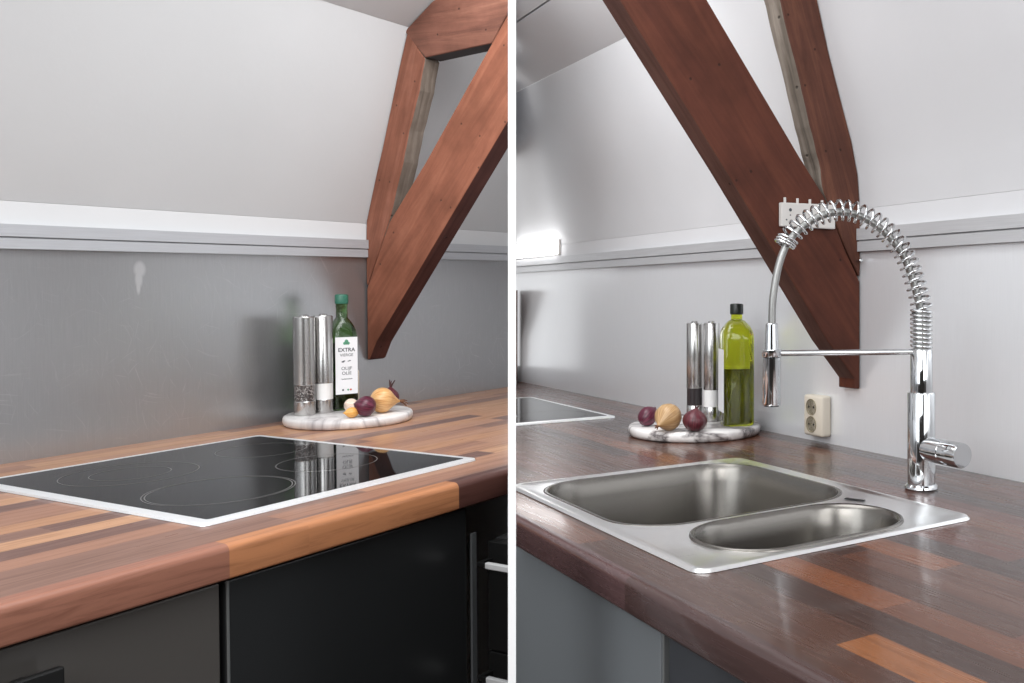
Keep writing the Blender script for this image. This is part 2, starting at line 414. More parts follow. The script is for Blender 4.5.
# aluminium rail over each splashback: two stepped strips with a groove, interrupted by the truss
RAIL = [(.0, .4005), (-.011, .4005), (-.011, .4205), (-.006, .4212), (-.006, .4228), (-.013, .4235), (-.013, .4465), (.0, .4465)]
k = 0
for F, side, spans in ((LM, -1, ((-3.2, -.001), (.055, 1.2))), (RM, 1, ((-2.6, -.056), (.001, 2.6)))):
    for a, b in spans:
        k += 1
        tag(link('trim_%d' % k, cut(prism(RAIL, a, b), F, side), alu if F is LM else alu_r, F=F), kind='structure')

# ---------------------------------------------------------------- trusses
def truss(F, side, xa, xb, bm_m, rm_m, raw_m, who, near, collar=True):
    """brace, rafter and collar in one plane square to the wall; all polygons in (Y, Z)"""
    th = xb - xa
    # brace
    br = [(-.003, .128), (-.013, .133), (-.036, .176), (-.391, .609), (-.70, .985), (-.70, 1.262), (-.489, .982), (-.218, .641), (-.088, .492), (-.004, .318)] if near == 'hob' else \
         [(-.003, .124), (-.016, .124), (-.016, .144), (-.086, .222), (-.323, .538), (-.70, 1.02), (-.72, 1.30), (-.363, .841), (-.155, .578), (-.094, .505), (-.040, .40), (-.003, .34)]
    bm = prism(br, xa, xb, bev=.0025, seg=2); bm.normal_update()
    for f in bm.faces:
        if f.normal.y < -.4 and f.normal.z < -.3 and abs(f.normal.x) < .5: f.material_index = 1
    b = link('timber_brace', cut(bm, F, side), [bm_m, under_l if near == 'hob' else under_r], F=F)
    tag(b, ('red-brown diagonal timber brace rising from behind the olive oil bottle to the upper right' if near == 'hob' else
            'dark brown diagonal timber brace behind the faucet rising to the upper left'), 'beam')
    # rafter with a painted flat and a raw grey underside
    if near == 'hob':
        fr = [(-.0046, .326), (-.0885, .5), (-.139, .645), (-.161, .725), (-.197, .824), (-.2165, .902)]
        bk = [(-.1565, .975), (-.127, .888), (-.0955, .785), (-.064, .682), (-.0445, .627), (-.0205, .55), (-.004, .497), (-.0015, .4455), (-.0015, .335)]
    else:
        fr = [(-.0036, .35), (-.041, .408), (-.095, .512), (-.108, .576), (-.130, .642), (-.155, .726), (-.202, .871), (-.245, .985)]
        bk = [(-.147, 1.0), (-.1390, .984), (-.1245, .932), (-.111, .888), (-.084, .795), (-.0515, .70), (-.023, .62), (-.007, .555), (-.0012, .486), (-.001, .37)]
    # wavy hewn edges
    def jag(p, a, s):
        out = []
        for i in range(len(p)-1):
            for k in range(4):
                t = k/4; q = (p[i][0]*(1-t)+p[i+1][0]*t, p[i][1]*(1-t)+p[i+1][1]*t)
                out.append((q[0]+a*math.sin(9*(i+t)*s)*.6 + a*math.sin(23*(i+t)*s)*.4 + a*.5, q[1]))
        return out+[p[-1]]
    if near == 'hob':
        pts = jag(fr, .0013, 1) + bk
    else:
        pts = jag(fr, .0015, .83) + bk
    bm = prism(pts, xa+.0006, xb-.0006, bev=.002, seg=1)
    bm.normal_update()
    for f in bm.faces:
        c = f.calc_center_median()
        if abs(f.normal.x) < .5 and f.normal.y < -.2 and c.z > .45: f.material_index = 1
    r = link('timber_rafter', cut(bm, F, side), [rm_m, raw_m], F=F)
    tag(r, ('red-brown rafter with weathered grey underside set in the white roof slope above the hob' if near == 'hob' else
            'dark brown rafter with raw grey edge running up the slope behind the spring faucet'), 'beam')
    # collar beam
    if near == 'hob':
        cl = [(-.2185, .9045), (-.149, .9765), (-.158, .9865), (-.195, 1.012), (-.245, 1.046), (-.52, 1.17), (-.9, 1.3), (-.9, 1.05), (-.60, 1.13), (-.432, .912)]
        cl = [(-.2185, .9045), (-.149, .9765), (-.1575, .986), (-.185, 1.004), (-.245, 1.044), (-.40, 1.08), (-.556, 1.08), (-.4365, .9175)]
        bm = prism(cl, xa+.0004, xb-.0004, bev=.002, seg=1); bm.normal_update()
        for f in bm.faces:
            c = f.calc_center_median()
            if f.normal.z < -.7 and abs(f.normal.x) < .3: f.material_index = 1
        c = link('collar_beam', cut(bm, F, side), [beam_lc, plain('charred_underside', srgb(62, 60, 62), .8)], F=F)  # collar underside is darker than its sides
        tag(c, 'red-brown horizontal collar beam joining the rafter top at the upper edge of the hob view', 'beam')
truss(LM, -1, 0, .052, beam_l, beam_lr, raw_l, 'l', 'hob')
truss(RM, 1, -.052, 0, beam_r, beam_rr, raw_r, 'r', 'sink')

# added timber piece whose brown reflection shows in the far end of the splashback
bm = bmesh.new()
W = RM.inverted()
def part_pt(s, off, z):
    p = PDIR*s + PNRM*(PHALF+.001+off); q = W @ Vector((p.x, p.y, CAM_Z)); return (q.x, q.y, z)
rings = []
for z, s0 in ((.001, 3.545), (.16, 3.535), (.335, 3.44)):
    rings.append([part_pt(3.57, 0, z), part_pt(3.57, .014, z), part_pt(s0, .014, z), part_pt(s0, 0, z)])
o = link('timber_post', loft(rings), under_r, F=RM)
tag(o, 'short brown timber post at the far left end of the pale sink backsplash', 'post')

# ---------------------------------------------------------------- worktops
def edge_profile(yf, t):
    pts = [(-.0005, 0)]
    r1 = .010
    for k in range(7):
        a = PI/2 + k/6*PI/2; pts.append((yf + r1 + r1*math.cos(a), -r1 + r1*math.sin(a)))
    r2 = .004
    for k in range(4):
        a = PI + k/3*PI/2; pts.append((yf + r2 + r2*math.cos(a), -t + r2 + r2*math.sin(a)))
    pts.append((-.0005, -t)); return pts
bm = prism(edge_profile(-.886, .046), -1.75, 1.3)
o = link('worktop', cut(bm, LM, -1), wood_l, F=LM, smooth=40)
tag(o, 'light reddish walnut block worktop with rounded front edge under the hob', 'worktop')

SX0, SX1, SY0, SY1 = -.057, .543, -.706, -.258           # sink deck
hx0, hx1, hy0, hy1 = SX0+.014, SX1-.010, SY0+.012, SY1-.014
bm = prism(edge_profile(-.772, .040), -2.4, hx0)
prism(edge_profile(-.772, .040), hx1, 1.9, bm)
prism([(-.0005, 0), (hy1, 0), (hy1, -.04), (-.0005, -.04)], hx0, hx1, bm)
ep = [p for p in edge_profile(-.772, .040) if p[0] < -.01]
prism([(hy0, 0)] + ep + [(hy0, -.04)], hx0, hx1, bm)
bmesh.ops.remove_doubles(bm, verts=bm.verts, dist=1e-5)
o = link('worktop', cut(bm, RM, 1), wood_r, F=RM, smooth=40)
tag(o, 'dark walnut block worktop with rounded front edge around the steel sink', 'worktop')

# ---------------------------------------------------------------- base cabinets
def carcass(x0, x1, yb, yf, z0, z1): return newbox((x0, yf, z0), (x1, yb, z1), .001)
def door_cab(F, side, x0, x1, yb, yf, z0, z1, m, label, handle=None, edge=None, hollow=False):
    t = thing('base_cabinet', label, 'cabinet', F, ((x0+x1)/2, yf, z0))
    ox, oy, oz = (x0+x1)/2, yf, z0
    loc = (ox, oy, oz)
    def sh(bm): bmesh.ops.translate(bm, verts=bm.verts, vec=(-ox, -oy, -oz)); return cut(bm, F, side, loc)
    if hollow:
        bm = newbox((x0, yf+.021, z0), (x0+.018, yb, z1)); box(bm, (x1-.018, yf+.021, z0), (x1, yb, z1))
        box(bm, (x0+.018, yb-.01, z0), (x1-.018, yb, z1)); box(bm, (x0+.018, yf+.021, z0), (x1-.018, yb-.01, z0+.12)); box(bm, (x0+.018, yf+.021, z1-.06), (x1-.018, yf+.031, z1))
    else: bm = newbox((x0, yf+.021, z0), (x1, yb, z1), .001)
    link('body', sh(bm), carc, t)
    d = link('door', sh(newbox((x0+.003, yf, z0+.1), (x1-.003, yf+.019, z1-.003), .002)), m, t)
    if edge is not None:
        link('edge_strip', sh(newbox((edge, yf-.001, z0+.1), (edge+.004, yf+.018, z1-.003), .001)), plain('light_edge', srgb(104, 106, 106), .3), d)
    if handle:
        hx0, hx1, hz = handle
        bm = newbox((hx0, yf-.032, hz-.03), (hx1, yf-.022, hz), .002)
        for x in (hx0+.03, hx1-.03): box(bm, (x-.006, yf-.023, hz-.02), (x+.006, yf+.001, hz-.008))
        tag(link('handle', sh(bm), black, d), 'black bar handle')
    return t
door_cab(LM, -1, -1.57, -.972, -.02, -.862, -.84, -.052, cab_m, 'anthracite base cabinet at the left under the hob worktop, black bar handle on its door', handle=(-1.40, -1.172, -.084))
door_cab(LM, -1, -.9705, -.53, -.02, -.862, -.84, -.052, plain('anthracite_dark_front', srgb(36, 37, 38), .3), 'near-black base cabinet under the hob, beside the drawer unit with metal bar handles', edge=-.966)
door_cab(RM, 1, -.06, .5455, -.02, -.752, -.88, -.046, cab_r, 'grey base cabinet under the main sink bowl with a plain front', edge=.5468, hollow=True)
door_cab(RM, 1, .5565, 1.15, -.02, -.752, -.88, -.046, plain('anthracite_front_dark', srgb(56, 58, 62), .3), 'dark base cabinet right of the sink cabinet below the worktop edge', edge=None)

# drawer unit turned square to the hob run, under the right end
t = thing('drawer_unit', 'black drawer unit with metal bar handles beyond the hob cabinets by the white divider', 'cabinet', LM, (-.51, -.88, -.84))
def shd(bm): bmesh.ops.translate(bm, verts=bm.verts, vec=(.51, .88, .84)); return cut(bm, LM, -1, (-.51, -.88, -.84))
link('body', shd(newbox((-.495, -1.45, -.84), (-.25, -.892, -.112), .001)), carc, t)
link('edge_strip', shd(newbox((-.5295, -.870, -.84), (-.5175, -.8655, -.100), .001)), plain('grey_edge', srgb(84, 86, 88), .35), t)
for z0, z1, zh in ((-.305, -.114, -.147), (-.50, -.308, -.345), (-.72, -.503, -.55)):
    d = link('drawer', shd(newbox((-.514, -1.45, z0), (-.4955, -.892, z1), .0015)), black, t)
    bm = newbox((-.544, -1.30, zh-.0055), (-.535, -.912, zh+.0055), .002)
    h = tag(link('handle', shd(bm), handle_m, d), 'bright metal bar handle')
    bm = newbox((-.542, -.9115, zh-.004), (-.536, -.893, zh+.004), .001)
    box(bm, (-.5362, -.902, zh-.004), (-.5135, -.894, zh+.004))
    link('bracket', shd(bm), black, d)

# ---------------------------------------------------------------- hobs
def hob(F, side, x0, x1, y0, y1, label, rings, r):
    loc = (x0, y0, 0)
    t = thing('cooktop', label, 'hob', F, loc)
    w, d = x1-x0, y1-y0
    fr = .017
    # aluminium frame: sloped strip all round
    bm = loft([rrect(0, w, 0, d, r, .0006, 4), rrect(.001, w-.001, .001, d-.001, r, .0042, 4), rrect(fr*.6, w-fr*.6, fr*.6, d-fr*.6, r*.7, .0062, 4), rrect(fr, w-fr, fr, d-fr, r*.5, .0056, 4), rrect(fr, w-fr, fr, d-fr, r*.5, .0006, 4)], None, False, False)
    link('frame', cut(bm, F, side, loc), alu_edge, t, smooth=30)
    bm = loft([rrect(fr*.9, w-fr*.9, fr*.9, d-fr*.9, r*.5, .0008, 4), rrect(fr*.9, w-fr*.9, fr*.9, d-fr*.9, r*.5, .0052, 4)])
    g = link('glass_plate', cut(bm, F, side, loc), ceran, t)
    for (rx, ry, ro) in rings:
        n = 64; bm = bmesh.new()
        rr = [[bm.verts.new((rx-x0+q*math.cos(2*PI*k/n), ry-y0+q*math.sin(2*PI*k/n), .0054)) for k in range(n)] for q in (ro-.0017, ro)]
        for k in range(n): bm.faces.new((rr[0][k], rr[1][k], rr[1][(k+1) % n], rr[0][(k+1) % n]))
        link('cooking_zone_ring', cut(bm, F, side, loc), ring_m, g)
    return t
hob(LM, -1, -.940, -.413, -.776, -.155, 'black ceramic cooktop with aluminium frame reflecting the mills and bottle', [(-.780, -.331, .102), (-.780, -.331, .060), (-.795, -.596, .107), (-.795, -.596, .1025), (-.535, -.33, .08), (-.565, -.555, .085)], .012)
hob(RM, 1, -1.33, -.751, -.66, -.175, 'glass cooktop corner at the far left end of the sink worktop', [(-.87, -.30, .09)], .012)

# ---------------------------------------------------------------- sink
def sink():
    t = thing('kitchen_sink', 'stainless steel one and a half bowl inset sink in the dark worktop', 'sink', RM, (0, 0, 0))
    bowls = [(-.028, .338, -.680, -.290, .085), (.362, .522, -.640, -.338, .078)]
    bm = bmesh.new()
    zt = .0035
    outer = rrect(SX0, SX1, SY0, SY1, .022, .0006, 8); o2 = rrect(SX0+.003, SX1-.003, SY0+.003, SY1-.003, .020, .0044, 8)
    o3 = rrect(SX0+.010, SX1-.010, SY0+.010, SY1-.010, .016, .0048, 8); o4 = rrect(SX0+.013, SX1-.013, SY0+.013, SY1-.013, .013, zt, 8)
    loft([outer, o2, o3, o4], bm, False, False)
    bm.verts.ensure_lookup_table()
    n = len(outer); inner = bm.verts[3*n:4*n]
    edges = [bm.edges.get((inner[i], inner[(i+1) % n])) for i in range(n)]
    for b in bowls:
        L = [bm.verts.new(p) for p in rrect(b[0]-.004, b[1]+.004, b[2]-.004, b[3]+.004, b[4]+.004, zt, 12)]
        edges += [bm.edges.new((L[i], L[(i+1) % len(L)])) for i in range(len(L))]
    bmesh.ops.triangle_fill(bm, use_beauty=True, use_dissolve=False, edges=edges)
    for f in bm.faces:
        pass
    tag(link('deck', cut(bm, RM, 1), sinkm, t, smooth=35), 'flat brushed steel sink deck')
    for (b, dep, nm) in ((bowls[0], .165, 'main_bowl'), (bowls[1], .125, 'small_bowl')):
        rings = []
        raised = .0035 if nm == 'small_bowl' else .0008
        for ins, z in ((-.0042, zt-.0002), (-.0035, zt+raised*.7), (-.0015, zt+raised), (.0015, zt+raised*.6), (.004, zt-.004), (.006, zt-.012), (.010, zt-.03), (.018, -dep*.75), (.024, -dep*.88), (.036, -dep*.96), (.055, -dep)):
            rings.append(rrect(b[0]+ins, b[1]-ins, b[2]+ins, b[3]-ins, max(b[4]-ins*.6, .02), z, 12))
        bb = loft(rings, None, False, True)
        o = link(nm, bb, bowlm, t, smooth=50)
        cx, cy = (b[0]+b[1])/2, (b[2]+b[3])/2
        dr = lathe([(.0, .001), (.02, .001), (.024, .003), (.034, .003), (.036, .0005)], 32, None, False)
        link('drain', dr, chrome, o, loc=(cx, cy, -dep), smooth=40)
    bm = newbox((-.016, -.004, 0), (.016, .004, .0012), .001)
    link('overflow_slot', bm, black, t, loc=(.362, -.325, zt+.0003), rz=.4)
    # pressed drainer ribs at the right rear corner
    bm = bmesh.new()
    for q in range(3): box(bm, (.40+.036*q, -.322, zt-.0008), (.408+.036*q, -.282, zt+.0014), .0008)
    bm.free()
    return t
sink()

# ---------------------------------------------------------------- spring faucet
def faucet():
    base = (.3505, -.1752, 0)
    t = thing('spring_faucet', 'tall chrome spring-neck faucet with pull-down spray head behind the sink', 'faucet', RM, base)
    px = .001606
    D = Vector((-.441, -.898, 0)).normalized()
    def P(u, z): return D*u + Vector((0, 0, z))
    def Q(x, y): u = (920.5-x)*px*1.012; return P(u, .306-(y-298.5)*px*(1-.116*u))          # sketch units of the side elevation -> metres
    bm = lathe([(.0262, .0005), (.0270, .003), (.0262, .006), (.0232, .009)], 48)
    link('base', bm, chrome, t, smooth=30)
    bm = lathe([(.0224, .0085), (.0224, .1535), (.0215, .1555)], 48)
    link('column', bm, chrome, t, smooth=30)
    bm = lathe([(.0178, .1554), (.0178, .223), (.0170, .2245)], 48)
    link('neck', bm, chrome, t, smooth=30)
    # lever
    ax = Vector((1, -.06, 0)).normalized()
    bm = bmesh.new()
    z = .0665
    M = Matrix.Translation((0, 0, z)) @ ax.to_track_quat('Z', 'Y').to_matrix().to_4x4()
    lathe([(.0185, .016), (.0195, .030), (.0195, .0545), (.0188, .0552), (.0188, .0562), (.0195, .0568), (.0195, .092), (.0185, .0945), (.0001, .0946)], 40, bm, True, M)
    link('lever', bm, chrome, t, smooth=30)
    # support arm with holder ring
    bm = bmesh.new()
    a0, a1 = P(.010, .2205), P(.2285, .2205)
    side = D.cross(Vector((0, 0, 1)))
    rings = []
    for u in (.008, .232):
        rings.append([P(u, .2205) + side*.0062*math.copysign(abs(math.cos(k))**.8, math.cos(k)) + Vector((0, 0, .0047*math.copysign(abs(math.sin(k))**.8, math.sin(k)))) for k in [2*PI*i/24 for i in range(24)]])
    loft(rings, bm)
    link('support_arm', bm, chrome, t, smooth=30)
    c = P(.2435, 0)
    hx = Matrix.Translation(c)
    bm = lathe([(.0122, .2150), (.0150, .2150), (.0154, .2160), (.0154, .2255), (.0148, .2265), (.0122, .2265)], 40, None, False, hx)
    link('holder_ring', bm, chrome, t, smooth=30)
    # spray head
    bm = lathe([(.0122, .139), (.0140, .1395), (.0146, .143), (.0146, .2135), (.0120, .2150), (.0112, .2285), (.0094, .266), (.0080, .2675)], 40, None, True, hx)
    s = link('spray_head', bm, chrome, t, smooth=30)
    bm = lathe([(.0115, .1378), (.0119, .1395)], 32, None, True, hx)
    tag(link('nozzle', bm, black, s), 'black spray nozzle')
    # hose
    pts = [Q(*q) for q in ((771, 323), (771.5, 303), (774, 283), (778.5, 262), (785.5, 244), (796, 231), (809, 221), (823, 214.5), (838, 212), (854, 214.5), (871, 223), (887, 236), (901, 254), (910, 275), (916, 295), (920, 312))]
    path = smooth_path(pts, 8)
    link('hose', tube(path, .0060, 12), hose_m, t, smooth=60)
    # spring: loose coils along the hose, tight coils on the neck
    i0 = next(i for i, p in enumerate(path) if (p - Q(785.5, 244)).length < 1e-4)
    sp = path[i0-1:]
    L = [0]
    for a, b in zip(sp, sp[1:]): L.append(L[-1] + (b-a).length)
    tot = L[-1]; turns = 29; N = turns*20
    def at(s):
        for i in range(len(sp)-1):
            if L[i+1] >= s:
                k = (s-L[i])/(L[i+1]-L[i]+1e-9); return sp[i].lerp(sp[i+1], k), (sp[i+1]-sp[i]).normalized()
        return sp[-1], (sp[-1]-sp[-2]).normalized()
    nrm = side.normalized(); out = []; sgn = 1 if ((Vector((1,0,0)) and (sp[1]-sp[0]).normalized().cross(nrm)).z > 0) else -1
    for i in range(N+1):
        q = i/N
        # the first few coils are pressed together
        s = tot*(q*.35 if q < .08 else .028 + (q-.08)/.92*.972)
        p, tg = at(s); v = tg.cross(nrm).normalized(); a = 2*PI*turns*q
        r = .0158
        out.append(p + nrm*r*math.cos(a) + v*(r*math.sin(a) + sgn*.003))
    nturn = 9
    e = out[-1]; z0, z1 = .2885, .2255
    a0 = math.atan2(e.dot(nrm), e.dot(D))
    for i in range(1, nturn*20+1):
        a = a0 - 2*PI*i/20; q = i/(nturn*20)
        out.append(D*.0164*math.cos(a) + nrm*.0164*math.sin(a) + Vector((0, 0, z0+(z1-z0)*q)))
    link('spring', tube(out, .0021, 6), chrome, t, smooth=60)
    bm = lathe([(.0128, .224), (.0128, .286), (.007, .289)], 32)
    link('spring_sleeve', bm, hose_m, t, smooth=40)
faucet()

# ---------------------------------------------------------------- marble boards and what stands on them
BT = .0225
def board(F, c, r, label):
    bm = lathe([(0, 0.0006), (r-.006, .0006), (r-.0025, .003), (r, .009), (r, .016), (r-.002, .0205), (r-.006, BT), (0, BT)], 96, None, False)
    o = link('marble_board', bm, marble if F is LM else marble_r, F=F, loc=(c[0], c[1], 0), smooth=50)
    tag(o, label, 'serving board')
board(LM, (-.178, -.1475), .1425, 'round white marble board holding mills, bottle and onions behind the black cooktop')
board(RM, (-.3985, -.1525), .149, 'round grey-veined marble board on the dark worktop beside the sink')

def mill(F, c, r, zs, name, label, fill, group, flip=0):
    """zs: heights of base top, window top, body top above the board"""
    b, w, top = zs
    t = thing(name, label, name.replace('_', ' '), F, (c[0], c[1], BT+.0004), 0, group)
    link('base', lathe([(r*.96, 0), (r, .002), (r, b-.001), (r*.97, b)], 40), mill_m, t, smooth=30)
    o = link('window', lathe([(r*.955, b), (r*.955, w)], 40), fill, t, smooth=30)
    link('body', lathe([(r*.97, w), (r, w+.001), (r, top-.0015), (r*.96, top)], 40), mill_m, t, smooth=30)
    link('button', lathe([(r*.42, top), (r*.42, top+.003), (r*.3, top+.0045), (.0001, top+.0047)], 24), mill_m, t, smooth=30)
    return t
mill(LM, (-.2539, -.0905), .0236, (.033, .0710, .2320), 'pepper_mill', 'steel pepper mill with speckled peppercorn window, left of the two before the grey backsplash', pepper_m, None)
mill(LM, (-.2075, -.0968), .0212, (.0325, .071, .233), 'salt_mill', 'steel salt mill with white window between pepper mill and labelled bottle', salt_m, None)
mill(RM, (-.4492, -.1232), .0188, (.035, .0745, .226), 'pepper_mill', 'steel pepper mill with dark window behind the onions on the sink-side board', plain('dark_pepper', srgb(44, 38, 40), .25), None)
mill(RM, (-.4108, -.1007), .0186, (.0335, .0725, .2265), 'salt_mill', 'steel salt mill with white window beside the bright green bottle', salt_m, None)

def superq(s, e, z, n=48):
    out = []
    for k in range(n):
        a = 2*PI*k/n; c, d = math.cos(a), math.sin(a)
        out.append((s*math.copysign(abs(c)**(2/e), c), s*math.copysign(abs(d)**(2/e), d), z))
    return out
def words(txt, size, m, parent, loc, bold=0):
    cu = bpy.data.curves.new('lettering', 'FONT'); cu.body = txt; cu.size = size; cu.align_x = 'CENTER'; cu.align_y = 'CENTER'; cu.extrude = .0001; cu.offset = bold
    tmp = bpy.data.objects.new('tmp_text', cu); C.objects.link(tmp)
    dg = bpy.context.evaluated_depsgraph_get(); me = bpy.data.meshes.new_from_object(tmp.evaluated_get(dg))
    bpy.data.objects.remove(tmp); me.materials.clear(); me.materials.append(m)
    o = bpy.data.objects.new('lettering', me); C.objects.link(o); o.parent = parent
    # stand the text up on the face whose normal is +X
    o.matrix_basis = Matrix.Translation(loc) @ Matrix.Rotation(PI/2, 4, 'Z') @ Matrix.Rotation(PI/2, 4, 'X')
    return o
def bottle(F, c, h, ang, label, gm, om, cm, zs, oilz, lab):
    """square oil bottle, local +X is the label side; zs = body top, shoulder end, neck top, cap bottom, cap top (above board)"""
    t = thing('olive_oil_bottle', label, 'bottle', F, (c[0], c[1], BT+.0004), ang)
    zb, zsn, zn, zc, zt = zs; nk = .43 if F is LM else .36
    R = []
    for s, e, z in ((h*.9, 5, 0), (h*.98, 6, .003), (h, 6, .008), (h, 6, zb-.010), (h*.985, 5, zb), (h*.94, 4.2, zb+(zsn-zb)*.25), (h*.84, 3.4, zb+(zsn-zb)*.5), (h*.70, 2.8, zb+(zsn-zb)*.72), (h*.55, 2.2, zb+(zsn-zb)*.9), (h*nk*1.04, 2, zsn), (h*nk, 2, zn), (h*nk*1.05, 2, zn+.001), (h*nk*1.05, 2, zc)):
        R.append(superq(s, e, z))
    link('glass', loft(R), gm, t, smooth=40)
    R = []
    top = oilz
    for s, e, z in ((h*.84, 5, .004), (h*.93, 6, .010), (h*.93, 6, min(top, zb-.012))):
        R.append(superq(s, e, z))
    if top > zb:
        R.append(superq(h*.9, 5, zb)); R.append(superq(h*.62, 2.8, top))
    link('oil', loft(R), om, t, smooth=40)
    bm = lathe([(h*nk*1.06, zc-.001), (h*nk*1.18, zc), (h*nk*1.2, zc+.004), (h*nk*1.2, zt-.004), (h*nk*1.1, zt-.001), (h*nk*.6, zt), (0, zt)], 32, None, True)
    cp = link('cap', bm, cm, t, smooth=40)
    z0, z1, wl = lab
    lb = link('paper_label', newbox((h+.0003, -wl, z0), (h+.0008, wl, z1), 0), paper, t)
    x = h+.0010; H = z1-z0
    if F is LM:
        tag(lb, 'white paper label printed in dark grey')
        words('EXTRA', .0128, ink, lb, (x, 0, z1-H*.225), .00025)
        words('VIERGE', .0098, ink, lb, (x, 0, z1-H*.315))
        words('OLIJF', .0110, ink, lb, (x, 0, z1-H*.55))
        words('OLIE', .0110, ink, lb, (x, 0, z1-H*.635))
        # illegible line of script under the words
        zz = z1-H*.735
        link('script_line', tube([(x, -.013+.026*k/40, zz+.0012*math.sin(k*1.9)+.0006*math.sin(k*.7)) for k in range(41)], .0004, 6), ink, lb)
        # emblem: small green olive tree with a rounded foot
        bm = bmesh.new()
        for (yy, zz, r) in ((0, .004, .0042), (-.004, -.001, .0038), (.004, -.001, .0038), (0, -.001, .0036)):
            lathe([(r, 0), (r, .0002)], 14, bm, True, Matrix.Translation((x-.0001, yy, z1-H*.10+zz)) @ Matrix.Rotation(PI/2, 4, 'Y'))
        link('emblem', bm, ink_g, lb)
        bm = bmesh.new()
        for (yy, zz, r, m2) in ((-.0085, .0, .0036, 0), (-.0055, .002, .0022, 0), (.004, .001, .002, 0), (.0075, .002, .0026, 0)):
            lathe([(r, 0), (r, .0002)], 12, bm, True, Matrix.Translation((x-.0001, yy, z1-H*.43+zz)) @ Matrix.Rotation(PI/2, 4, 'Y') @ Matrix.Diagonal((.5, 1, 1, 1)))
        link('olive_sprig', bm, ink, lb)
        for yy, m2 in ((-.009, ink), (.003, ink_g), (.009, ink_r)):
            bm = lathe([(.0024, 0), (.0024, .0002)], 14, None, True, Matrix.Translation((x-.0001, yy, z1-H*.925)) @ Matrix.Rotation(PI/2, 4, 'Y'))
            link('stamp', bm, m2, lb)
    return t
A = math.radians(-111)
bottle(LM, (-.1500, -.0910), .0300, A, 'dark green square olive oil bottle with white label, against the grey backsplash', glass_l, oil_l, cap_l, (.184, .226, .250, .2605, .2835), .165, (.040, .179, .0258))
bottle(RM, (-.3239, -.0880), .0352, A, 'bright green half-full olive oil bottle with black cap beside the salt mill', glass_r, oil_r, cap_r, (.203, .236, .247, .2485, .272), .127, (.03, .17, .030))

def bulb(name, F, c, r, h, m, label, cat, tip=.35, tilt=(0, 0), stem=None, group=None, z=None):
    prof = []
    for k in range(25):
        a = -PI/2 + PI*k/24
        rr = r*math.cos(a); zz = h*.5*math.sin(a)
        if k > 17: zz += h*.5*tip*((k-17)/7)**2.2; rr *= 1-.12*((k-17)/7)
        if k > 22: rr = max(rr, r*.07)
        if k < 3: zz += h*.03*(3-k)/3
        prof.append((max(rr, 0 if k in (0,) else .0005), zz))
    prof[0] = (0, prof[0][1])
    bm = lathe(prof, 40, None, True)
    # uneven, gently ribbed
    for v in bm.verts:
        a = math.atan2(v.co.y, v.co.x); s = 1 + .018*math.sin(3*a+r*900) + .008*math.sin(11*a)
        v.co.x *= s; v.co.y *= s
    M = Matrix.Rotation(tilt[1], 4, 'Z') @ Matrix.Rotation(tilt[0], 4, 'Y')
    bmesh.ops.transform(bm, matrix=Matrix.Identity(4), verts=bm.verts)
    low = min((M @ v.co).z for v in bm.verts)
    t = thing(name, label, cat, F, (c[0], c[1], BT+.0005), 0, group)
    o = link('bulb', bm, m, t, smooth=80)
    ML = Matrix.Translation((0, 0, -low)) @ M; o.matrix_basis = ML
    if stem:
        n, ln, sm = stem
        bm = bmesh.new()
        ztop = prof[-1][1]
        for k in range(n):
            a = 2*PI*k/n + .5
            d = Vector((math.cos(a)*.35, math.sin(a)*.35, 1)).normalized()
            p0 = Vector((0, 0, ztop-.004)); p1 = p0 + d*ln*.5; p2 = p0 + d*ln + Vector((.2*ln*math.sin(a*3), 0, 0))
            tube(smooth_path([p0, p1, p2], 3), lambda q: .0026*(1-.6*q), 6, bm)
        s = link('stem', bm, sm, t, smooth=80); s.matrix_basis = ML
    # root tuft
    return t
# hob side: tilt (angle from vertical, heading)
bulb('red_onion', LM, (-.2140, -.2450), .0240, .0455, red_on, 'glossy dark purple onion in front of the garlic, near the bottle label', 'onion', .2, (1.35, math.radians(120)))
bulb('yellow_onion', LM, (-.1536, -.2300), .0302, .0540, yel_on, 'golden yellow onion with a dry tail at the right of the hob-side board', 'onion', .6, (1.72, math.radians(-25)), (3, .022, dry))
bulb('garlic_bulb', LM, (-.1790, -.1550), .0165, .030, garl, 'pale garlic bulb peeping out behind the purple onion', 'garlic', .5, (1.2, math.radians(190)))
bulb('shallot', LM, (-.2420, -.2330), .0122, .030, peel, 'small orange shallot lying at the front left of the purple onion', 'shallot', .5, (1.5, math.radians(175)))
bulb('red_onion', LM, (-.0580, -.1480), .0235, .043, red_on2, 'dark red onion mostly hidden behind the golden onion, stem showing', 'onion', .3, (.35, math.radians(30)), (3, .022, dryd))
# sink side
bulb('red_onion', RM, (-.4180, -.2620), .0208, .046, red_on, 'dark purple onion at the left end of the row before the mills', 'onion', .25, (.9, math.radians(100)))
bulb('brown_onion', RM, (-.3280, -.2600), .0292, .056, tan_on, 'tan brown onion between the two purple ones, pointed end to the front', 'onion', .5, (1.95, math.radians(-65)), (4, .010, dry))
bulb('red_onion', RM, (-.2870, -.2185), .0262, .046, red_on2, 'wine-red onion with upright tip at the right end of the row, nearest the green bottle', 'onion', .22, (.15, math.radians(30)), (2, .010, dryd))

